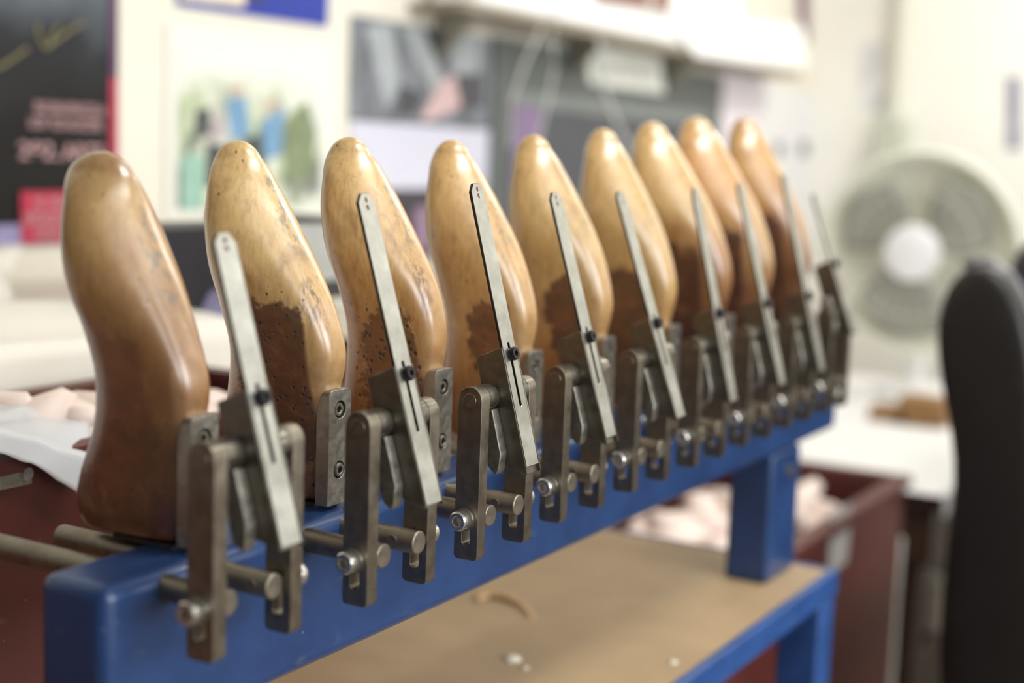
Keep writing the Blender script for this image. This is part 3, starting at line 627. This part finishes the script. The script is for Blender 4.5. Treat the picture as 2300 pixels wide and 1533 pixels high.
for k,(pts,lb) in enumerate((([(1216,62),(1180,140),(1150,230),(1146,330)],'leftmost pale cord hanging under the wall shelf'),([(1240,66),(1246,150),(1228,240),(1205,330)],'second pale cord under the shelf, left of the white card'),([(1345,84),(1350,180),(1378,260),(1420,350)],'thick pale cord hanging in front of the white card'))):
    w3 = [at(x,y,1,1.05) for x,y in pts]; fine = []
    for i in range(len(w3)-1):
        for s in range(4): fine.append(w3[i].lerp(w3[i+1], s/4))
    fine.append(w3[-1]); tag(tube('hanging_cord', fine, .003+.003*(k==2), hang, None, 8), lb, 'cord', 'cords under the shelf')
o = quad_on('blown_out_sheet', [(1500,20),(1800,60),(1812,150),(1700,146),(1560,126),(1535,92)], 1, 1.056, .004, wp); tag(o, 'white sheet added for the blown-out white over the right front of the wall shelf', 'paper')  # added sheet stands in for the overexposed white at the shelf end
# ------------------------------------------------------------------ back counter and what lies on it
ctr = empty('back_counter', 'long counter along the back wall behind the row of lasts', 'counter', (.6,.9,FZ))
child(box('countertop', -.79,2.0,.56,WY-.002,.0,.028, plain('counter_laminate',(214,208,194),.4,0,.03)), ctr)
child(box('cabinet_body', -.78,1.98,.60,WY-.004,FZ+.001,-.0005, plain('counter_cabinet',(96,66,50),.6)), ctr)
def sheet(name, P4, nu, nv, mat, amp=.01, seed=0, th=.003, mids=None, fr=(7,5)):
    """soft sheet lofted between rows of points with folds"""
    rows = [[Vector(p) for p in r] for r in P4]; bm = bmesh.new(); grid = []
    def sample(row, t):
        k = t*(len(row)-1); i = min(int(k), len(row)-2); return row[i].lerp(row[i+1], k-i)
    for a in range(nv+1):
        ta = a/nv*(len(rows)-1); i = min(int(ta),len(rows)-2); f_ = ta-i; line = []
        for bb_ in range(nu+1):
            t = bb_/nu; p = sample(rows[i],t).lerp(sample(rows[i+1],t), f_)
            w = amp*(math.sin(t*fr[0]+seed+a*.35)*.5+math.sin(a/nv*fr[1]*2+t*5+seed*2)*.35+math.sin((t*3+a/nv*2)*6+seed)*.25)
            line.append(bm.verts.new(p+Vector((0,-w*.3,abs(w)))))
        grid.append(line)
    for A,B in zip(grid,grid[1:]):
        for j in range(nu): bm.faces.new((A[j],A[j+1],B[j+1],B[j]))
    o = link(name, from_bm(bm,name), mat, None, None, 180)
    s = o.modifiers.new('solid','SOLIDIFY'); s.thickness = th; s.offset = 1
    return o
cloth = plain('cream_cloth', (236,232,222), .8, 0, .03, 6, .05)
o = sheet('folded_cloth', [[(-.75,.551,-.10),(-.2,.551,-.09),(.74,.551,-.10)],[(-.75,.552,.033),(-.3,.552,.033),(.74,.552,.033)],[(-.75,.75,.040),(-.3,.74,.05),(.58,.75,.045)],[(-.75,1.0,.045),(-.2,1.02,.05),(.75,1.0,.045)],[(-.75,1.16,.070),(-.2,1.17,.075),(.95,1.17,.070)]], 40, 24, cloth, .022, 1); tag(o, 'cream cloth spread in soft folds over the back counter at the left', 'cloth')
wbag = plain('white_plastic_bag', (228,230,236), .3, 0, .03)
def lump(name, c, r, mat, seed, sub=4, amp=.18, flat=True):
    bm = bmesh.new(); bmesh.ops.create_icosphere(bm, subdivisions=sub, radius=1); rr = random.Random(seed); ph = [rr.uniform(0,6) for _ in range(9)]
    for v in bm.verts:
        d = v.co.normalized()
        k = 1+amp*(math.sin(d.x*4+ph[0])*math.sin(d.y*5+ph[1])+.6*math.sin(d.z*7+ph[2]+d.x*5)+.35*math.sin(d.y*13+ph[3])*math.sin(d.x*11+ph[4]))
        v.co = Vector((d.x*r[0]*k, d.y*r[1]*k, d.z*r[2]*k))
        if flat and v.co.z < -r[2]*.7: v.co.z = -r[2]*.7
    o = link(name, from_bm(bm,name), mat, None, c, 180); return o

# black box with blue print standing on the counter, grey file box right of it
YB = .615
bb0 = at(340,516,1,YB); bb1 = at(612,500,1,YB)
k_ = empty('black_box', 'black box with a lilac printed corner standing on the back counter', 'box', (bb0.x+.1,YB+.05,.05))
child(box('box_body', bb0.x,bb1.x,YB,YB+.12,.046,bb0.z, plain('black_card',(34,34,40),.5)),k_)
q_ = quad_on('printed_corner', [(445,708),(470,655),(520,635),(560,640),(560,712)], 1, YB-.0005, .001, plain('lilac_print',(120,116,146),.5,0,.3,20)); child(q_,k_)
g0 = at(650,492,1,YB); g1 = at(800,486,1,YB); gz = at(700,632,1,YB).z
k_ = empty('file_box', 'pale grey file box with a black lid edge on the back counter', 'box', (g0.x+.05,YB+.05,.05))
child(box('box_body', g0.x,g1.x,YB,YB+.14,gz,g0.z-.005, plain('grey_card',(190,192,190),.5)),k_)
child(box('box_lid', g0.x-.002,g1.x+.002,YB-.003,YB+.143,g0.z-.005,g0.z, plain('black_lid',(36,36,38),.5)),k_)
child(box('box_base', g0.x,g1.x,YB+.001,YB+.14,.046,gz, plain('dark_box_base',(64,62,66),.5)),k_)
# ------------------------------------------------------------------ red crates
redm = paint('oxide_red_paint', (84,30,26), .5)
satin = plain('pale_satin', (232,214,204), .55, 0, .08, 22, .2)
def crate(name, label, x0,x1,y0,y1,z0,z1, t=.012, lip=.018):
    r = empty(name, label, 'crate', ((x0+x1)/2,(y0+y1)/2,z0))
    child(box('bottom', x0,x1,y0,y1,z0,z0+t, redm), r)
    child(box('side_panel', x0,x1,y0,y0+t,z0+t,z1-lip*.6, redm), r); child(box('side_panel', x0,x1,y1-t,y1,z0+t,z1-lip*.6, redm), r)
    child(box('end_panel', x0,x0+t,y0+t,y1-t,z0+t,z1-lip*.6, redm), r); child(box('end_panel', x1-t,x1,y0+t,y1-t,z0+t,z1-lip*.6, redm), r)
    bm = bmesh.new()
    for a in ((x0-lip*.4,x1+lip*.4,y0-lip*.4,y0+t+lip*.2),(x0-lip*.4,x1+lip*.4,y1-t-lip*.2,y1+lip*.4),(x0-lip*.4,x0+t+lip*.2,y0+t,y1-t),(x1-t-lip*.2,x1+lip*.4,y0+t,y1-t)): bbox(bm, a[0],a[1],a[2],a[3], z1-lip*.6,z1)
    o = link('rim', from_bm(bm,'rim'), redm); child(o, r); o.location = -Vector(r.location)
    return r
cr = crate('red_crate', 'dark red crate on the worktable behind the near end of the rail', -.42,.62,.290,.520,-.2595,.004)
ctr_ = at(35,1062,1,.289); k_ = box('clasp', ctr_.x-.028,ctr_.x+.012,.2835,.2895,ctr_.z-.010,ctr_.z+.010, M['plate'], None, .002); child(k_, cr); k2 = cyl('rivet_head', (ctr_.x+.004,.2795,ctr_.z), .005, .004, 'y', M['screw']); child(k2, cr)
def heap(name, x0,x1,y0,y1,z,h,mat,seed,n,r):
    """tumbled pieces nobody could count, one object"""
    rr = random.Random(seed); bm = bmesh.new()
    for i in range(n):
        x, y = rr.uniform(x0,x1), rr.uniform(y0,y1); zz = z+h*(1-((2*(x-x0)/(x1-x0)-1)**2)*.5)*(1-((2*(y-y0)/(y1-y0)-1)**2)*.6)*rr.uniform(.5,1)
        ret = bmesh.ops.create_icosphere(bm, subdivisions=2, radius=1); s = r*rr.uniform(.7,1.3)
        mt = Matrix.Translation((x,y,zz))@Matrix.Rotation(rr.uniform(0,3.1),4,'Z')@Matrix.Rotation(rr.uniform(-.6,.6),4,'Y')@Matrix.Diagonal((s*1.7,s*.8,s*.6,1))
        ph = rr.uniform(0,6)
        for v in ret['verts']:
            k = 1+.2*math.sin(v.co.x*5+ph)*math.cos(v.co.y*4+ph); v.co = mt@(v.co*k)
    o = link(name, from_bm(bm,name), mat, None, None, 180); return o
o = heap('satin_pieces', -.33,.54,.345,.465,-.055,.085,satin,5,150,.028); tag(o, 'heap of pale pink satin pieces filling the red crate on the worktable', 'fabric', kind='stuff')
# translucent bag hanging over the near edge of the crate
m, nt, b = newmat('milky_plastic'); b.inputs['Base Color'].default_value = lin((226,228,232)); b.inputs['Roughness'].default_value = .25; b.inputs['Transmission Weight'].default_value = .25; b.inputs['IOR'].default_value = 1.2
rows = [[at(x,y,1,.375) for x,y in ((-330,900),(-60,905),(60,915),(200,922))],
        [at(x,y,1,.325) for x,y in ((-330,905),(-60,930),(70,945),(205,965))],
        [at(x,y,1,.277) for x,y in ((-330,925),(-60,955),(80,985),(200,1035))],
        [at(x,y,1,.272) for x,y in ((-330,985),(-60,1005),(70,1042),(185,1112))]]
o = sheet('plastic_liner', rows, 36, 20, m, .004, 2, .001); tag(o, 'milky plastic liner bag drooping over the near edge of the red crate', 'plastic bag')
cr2 = crate('red_trolley', 'dark red open trolley standing beyond the end of the worktable', 1.225,2.23,.14,.55,-.86,-.35, .014, .03)
for x in (1.30,2.15):
    for y in (.2,.49):
        wv = lathe('castor', [(0,-.015),(.035,-.015),(.04,-.01),(.04,.01),(.035,.015),(0,.015)], (x,y,-.958), 'y', plain('castor_rubber',(40,38,38),.6)); child(wv, cr2)
        fk = box('castor_fork', x-.012,x+.012,y-.024,y+.024,-.915,-.861, M['plate']); child(fk, cr2)
lab = [at(x,y,1,.139) for x,y in ((1868,1140),(1915,1120),(1905,1260),(1862,1290))]
q_ = quad_on('pale_label', ((1868,1150),(1912,1128),(1900,1262),(1858,1290)), 1, .1395, .0015, plain('grey_label',(176,172,166),.6)); child(q_, cr2)
o = heap('satin_pieces', 1.33,2.13,.245,.445,-.45,.085,satin,11,150,.038); tag(o, 'heap of cream and pink satin pieces filling the red trolley', 'fabric', kind='stuff')
cr3 = crate('red_crate', 'dark red crate on the floor underneath the fibreboard worktable', .15,1.05,.10,.50,-.9985,-.42)
# ------------------------------------------------------------------ white table, fan
wtop = plain('white_paper_cover', (242,242,242), .5, 0, .01, 5)
brn = plain('dark_brown_wood', (66,46,34), .5, 0, .2, 12)
t2 = empty('packing_table', 'brown wooden table covered with bright white paper beyond the trolley', 'table', (3.0,.5,FZ))
child(box('tabletop', 2.33,3.90,.085,WY-.003,-.435,-.4005, brn, None, .003), t2)
child(box('apron', 2.36,3.87,.11,.13,-.56,-.4355, brn), t2); child(box('apron', 2.36,2.38,.1305,WY-.03,-.56,-.4355, brn), t2)
for x in (2.38,3.80):
    for y in (.135,1.12): child(box('leg', x,x+.07,y,y+.06,FZ+.001,-.4358, brn, None, .004), t2)
o = sheet('white_paper', [[(2.31,.075,-.440),(3.0,.075,-.43),(3.86,.075,-.43)],[(2.31,.078,-.398),(3.0,.078,-.398),(3.86,.078,-.398)],[(2.32,.5,-.398),(3.0,.5,-.394),(3.86,.5,-.398)],[(2.32,1.15,-.398),(3.0,1.15,-.398),(3.86,1.15,-.398)]], 30,24, wtop, .003, 3, .002); tag(o, 'bright white paper spread over the packing table in the background', 'paper')
def pxroll(name, px, py0, py1, x, r, col, lb):
    a = at(px,py0,0,x); b_ = at(px,py1,0,x); o = lathe(name, [(r*.35,a.z-b_.z),(r,a.z-b_.z),(r,0),(r*.35,0)], (x,a.y,b_.z), 'z', plain('roll_paper_%d'%px,col,.6), None, 24); return tag(o, lb, 'paper roll', 'white rolls below the packing table')
zb_ = at(1985,1445,0,2.45).z
child(box('lower_shelf', 2.37,3.86,.14,1.11,zb_-.02,zb_, brn), t2)
for px_,pt_,x_,rr,col,lb in ((1985,1205,2.285,.034,(226,224,216),'taller white paper roll standing on the floor beside the red trolley'),(2112,1300,2.62,.045,(196,192,184),'shorter greyish paper roll on the lower shelf beside the black chair')):
    zf_ = zb_ if x_ > 2.4 else FZ; y_ = max(at(px_,1350,0,x_).y, .18) if x_ > 2.4 else at(px_,1300,0,x_).y; h_ = at(px_,pt_,0,x_).z-zf_
    o = lathe('paper_roll', [(.012,h_),(rr,h_),(rr,0),(.012,0),(.012,h_)], (x_,y_,zf_+.001), 'z', plain('roll_paper_%d'%px_,col,.6), None, 24); tag(o, lb, 'paper roll')
fx = 3.55; fc = at(2066,565,0,fx); 
fan = empty('desk_fan', 'large white fan with grey blades standing on the packing table', 'fan', (fx,fc.y,-.391))
fw = plain('fan_white', (242,242,244), .4, 0, .01); fg = plain('fan_guard_ivory', (232,232,216), .5, 0, .02); fb = plain('fan_blade_grey', (150,150,140), .4, 0, .05)
fz = fc.z+.391
lathe('hub_cap', [(0,-.03),(.055,-.028),(.076,-.018),(.080,0),(0,0)], (-.085,0,fz), 'x', fw, fan, 40)
lathe('motor', [(0,0),(.06,0),(.075,.04),(.07,.12),(0,.14)], (.02,0,fz), 'x', fg, fan, 30)
R_ = .268
for k,a0 in enumerate((138,35,-108)):
    bm = bmesh.new(); G = []
    for i in range(9):
        rr_ = .05+(R_*.90-.05)*i/8; row = []
        for j in range(9):
            w_ = math.radians((31+9*math.sin(i/8*math.pi)))*(j/8-.5)*2; a = math.radians(a0)+w_+i*.02
            rj = rr_ if i < 8 else rr_-.03*abs(j/8-.5)*2
            row.append(bm.verts.new((.022*(j/8-.5)*2, -rj*math.cos(a), rj*math.sin(a))))
        G.append(row)
    for A,B in zip(G,G[1:]):
        for j in range(8): bm.faces.new((A[j],A[j+1],B[j+1],B[j]))
    o = link('blade', from_bm(bm,'blade'), fb, fan, (-.03,0,fz), 180); s = o.modifiers.new('solid','SOLIDIFY'); s.thickness = .003
def ring(name, R, x, r, mat, parent, n=48):
    bm = bmesh.new(); G = []
    for i in range(n):
        a = 2*math.pi*i/n; G.append([bm.verts.new((x+r*math.sin(2*math.pi*k/6), (R+r*math.cos(2*math.pi*k/6))*math.cos(a), (R+r*math.cos(2*math.pi*k/6))*math.sin(a))) for k in range(6)])
    for i in range(n):
        A, B = G[i], G[(i+1)%n]
        for k in range(6): bm.faces.new((A[k],A[(k+1)%6],B[(k+1)%6],B[k]))
    return link(name, from_bm(bm,name), mat, parent, (0,0,fz), 180)
ring('guard_ring', R_+.012, -.03, .012, fg, fan)
ring('guard_ring', .18, -.084, .0014, fg, fan)
bm = bmesh.new()
for k in range(30):
    a = 2*math.pi*k/30; pr = [(-.088,.075),(-.088,.15),(-.075,.22),(-.035,R_+.008)]; prev = None
    for x_,r_ in pr:
        c_ = Vector((x_, r_*math.cos(a), r_*math.sin(a))); t_ = Vector((0,-math.sin(a),math.cos(a)))*.0006; d_ = Vector((.0014,0,0))
        cur = [bm.verts.new(c_+t_), bm.verts.new(c_-t_), bm.verts.new(c_-t_+d_), bm.verts.new(c_+t_+d_)]
        if prev:
            for i in range(4): bm.faces.new((prev[i],prev[(i+1)%4],cur[(i+1)%4],cur[i]))
        prev = cur
link('guard_wires', from_bm(bm,'guard_wires'), fg, fan, (0,0,fz))
lathe('back_dish', [(.06,.07),(.16,.072),(.24,.04),(R_+.006,.0),(R_+.010,.003),(.245,.046),(.16,.078),(.06,.076)], (0,0,fz), 'x', fg, fan, 44)
lathe('stand_pole', [(.02,0),(.02,fz-.05),(0,fz-.05)], (.06,0,.02), 'z', fw, fan, 18)
lathe('stand_base', [(0,0),(.12,0),(.12,.012),(.03,.03),(0,.03)], (.06,0,0), 'z', fw, fan, 30)
bw = plain('brown_card', (150,112,70), .6, 0, .2)
for k,(px,w,lb) in enumerate(((2010,.10,'low brown cardboard piece on the packing table behind the chair, left one'),(2085,.12,'taller brown cardboard piece on the packing table beside the black chair'))):
    c_ = at(px,812,0,3.1); o = box('cardboard_piece', 3.06,3.16,c_.y-w/2,c_.y+w/2,-.3945,-.3945+.035+.035*k, bw, None, .004); tag(o, lb, 'cardboard')
# far wall fittings
pg = plain('pipe_paint', (214,214,200), .5, 0, .04)
o = structure(cyl('trim_1', (WX-.035,at(2030,100,0,WX).y,at(2030,345,0,WX).z), .032, CZ-at(2030,345,0,WX).z, 'z', pg, None, 0, 20)); 
a = at(2018,305,0,WX); o = box('junction_box', WX-.10,WX-.001,a.y-.05,a.y+.05,a.z-.14,a.z+.06, plain('junction_grey',(196,200,184),.5), None, .006); tag(o, 'greenish grey junction box under the vertical wall pipe', 'junction box')
for k,(pts,col,lb) in enumerate((([(1935,95),(1985,98),(1982,250),(1932,248)],(222,222,224),'small faint grey sheet on the far wall left of the pipe'),([(2262,170),(2292,172),(2292,335),(2262,335)],(150,150,170),'narrow bluish picture on the far wall at the right edge'))):
    tag(quad_on('wall_notice', pts, 0, WX-.001, .004, plain('notice_print_%s'%'ab'[k],col,.5,0,.25,8)), lb, 'picture')
# ------------------------------------------------------------------ black chair at the right
blk_m = plain('black_vinyl', (26,23,21), .42, 0, .15, 14, .05)
cx_ = 1.62
ch = empty('office_chair', 'black padded chair with a tall rounded back at the right edge', 'chair', (1.72,-.20,FZ))
L = [(2105,800),(2103,740),(2108,690),(2125,645),(2150,612),(2185,594),(2225,596),(2262,625),(2290,672),(2312,740),(2330,850),(2336,1000),(2340,1200),(2350,1330),(2380,1700),(2250,1720),(2120,1700),(2100,1480),(2128,1200),(2145,1080),(2138,980),(2118,890)]
def slab(name, L, x0, x1, mat, parent, puff=.012):
    w = [at(x,y,0,x0) for x,y in L]; c = sum(w,Vector())/len(w); bm = bmesh.new(); k = len(w); rings = []
    for s,x in ((.86,x0-puff),(.96,x0-puff*.5),(1,x0),(1,x1),(.96,x1+puff*.5),(.86,x1+puff)):
        rings.append([bm.verts.new(Vector((x,c.y+(p.y-c.y)*s,c.z+(p.z-c.z)*s))-parent.location) for p in w])
    for A,B in zip(rings,rings[1:]):
        for i in range(k): bm.faces.new((A[i],A[(i+1)%k],B[(i+1)%k],B[i]))
    bm.faces.new(rings[0]); bm.faces.new(rings[-1])
    o = link(name, from_bm(bm,name), mat, parent, None, 50); m_ = o.modifiers.new('sub','SUBSURF'); m_.levels = m_.render_levels = 1; return o
slab('backrest', L, cx_, cx_+.05, blk_m, ch)
pip = [at(x,y,0,cx_+.065)-ch.location for x,y in [(2165,598),(2190,588),(2228,590),(2268,618),(2298,668),(2320,735),(2338,850)]]
fine = []
for i in range(len(pip)-1):
    for s in range(3): fine.append(pip[i].lerp(pip[i+1], s/3))
tube('back_rim', fine+[pip[-1]], .008, plain('grey_rim',(120,120,124),.3,.3), ch, 8)
zs = at(2240,1420,0,cx_).z
box('seat', .0,.42,-.22,.10,zs-.10-FZ,zs-.005-FZ, blk_m, ch, .03, 5)
cyl('gas_column', (.15,-.03,.10), .028, zs-.07-FZ-.10, 'z', M['black_screw'], ch)
for k in range(5):
    a = 2*math.pi*k/5+.3
    tube('base_arm', [(.15,-.03,.12),(.15+.15*math.cos(a),-.03+.15*math.sin(a),.10),(.15+.28*math.cos(a),-.03+.28*math.sin(a),.065)], .018, M['black_screw'], ch, 8)
    lathe('castor', [(0,-.02),(.028,-.02),(.03,0),(.028,.02),(0,.02)], (.15+.28*math.cos(a),-.03+.28*math.sin(a),.031), 'y', M['black_screw'], ch, 16)
# dark machine behind the chair
mc = empty('dark_machine', 'dark grey machine with a rounded casing behind the black chair at the right edge', 'machine', (2.3,-.55,FZ))
y0_ = at(2262,560,0,2.15).y; zt = at(2300,530,0,2.15).z
child(box('machine_casing', 2.15,2.55,-1.0,y0_,-.35,zt, plain('machine_black',(44,44,46),.35), None, .06, 6), mc)
child(box('machine_stand', 2.2,2.5,-.95,y0_-.06,FZ+.001,-.351, plain('machine_stand_grey',(36,34,34),.5), None, .01), mc)
# ------------------------------------------------------------------ room lights plus an added corner strip
lamp_m, nt, b = newmat('lamp_diffuser'); b.inputs['Emission Color'].default_value = (1,.97,.92,1); b.inputs['Emission Strength'].default_value = 5
tray = plain('lamp_tray', (230,230,228), .4)
def area(name, loc, sx, sy, e, col, rot=(0,0,0)):
    l = bpy.data.lights.new(name,'AREA'); l.shape = 'RECTANGLE'; l.size = sx; l.size_y = sy; l.energy = e; l.color = col
    o = bpy.data.objects.new(name,l); COL.objects.link(o); o.location = loc; o.rotation_euler = rot; return o
LT = [(-.9,-2.2,1.25,'ceiling strip lamp far in front of the rack, left one'),(.6,-2.2,1.25,'ceiling strip lamp far in front of the rack, right one'),(1.0,-.9,1.25,'ceiling strip lamp just in front of the rack'),(2.2,.35,1.25,'ceiling strip lamp over the back counter'),(3.9,-.2,1.1,'ceiling strip lamp near the far cream wall'),(3.7,-2.4,1.1,'added ceiling strip lamp in the far front corner, brightening the right wall')]
LE = [6,6,70,14,60,38]  # far front corner strip is added to brighten the wall mirrored in the blades
for (x,y,w,lb),e in zip(LT,LE):
    f_ = empty('ceiling_lamp', lb, 'lamp', (x,y,CZ), 'fluorescent strips on the ceiling')
    box('lamp_tray', -w/2,w/2,-.20,.20,-.06,-.001, tray, f_); box('diffuser', -w/2+.02,w/2-.02,-.18,.18,-.068,-.0605, lamp_m, f_)
    area('strip_light', (x,y,CZ-.075), w*.95, .36, e, (1,.965,.90))
area('window_light', ((Wn[0]+Wn[1])/2,-3.28,(Wn[2]+Wn[3])/2), Wn[1]-Wn[0]-.1, Wn[3]-Wn[2]-.1, 290, (.93,.97,1), (math.radians(90),0,0))
w = bpy.data.worlds.new('world'); SC.world = w; w.use_nodes = True
w.node_tree.nodes['Background'].inputs[0].default_value = (.92,.96,1,1); w.node_tree.nodes['Background'].inputs[1].default_value = 1.2
SC.view_settings.view_transform = 'Standard'; SC.view_settings.look = 'None'; SC.view_settings.gamma = 1; SC.view_settings.use_curve_mapping = False
SC.view_settings.exposure = -1.18
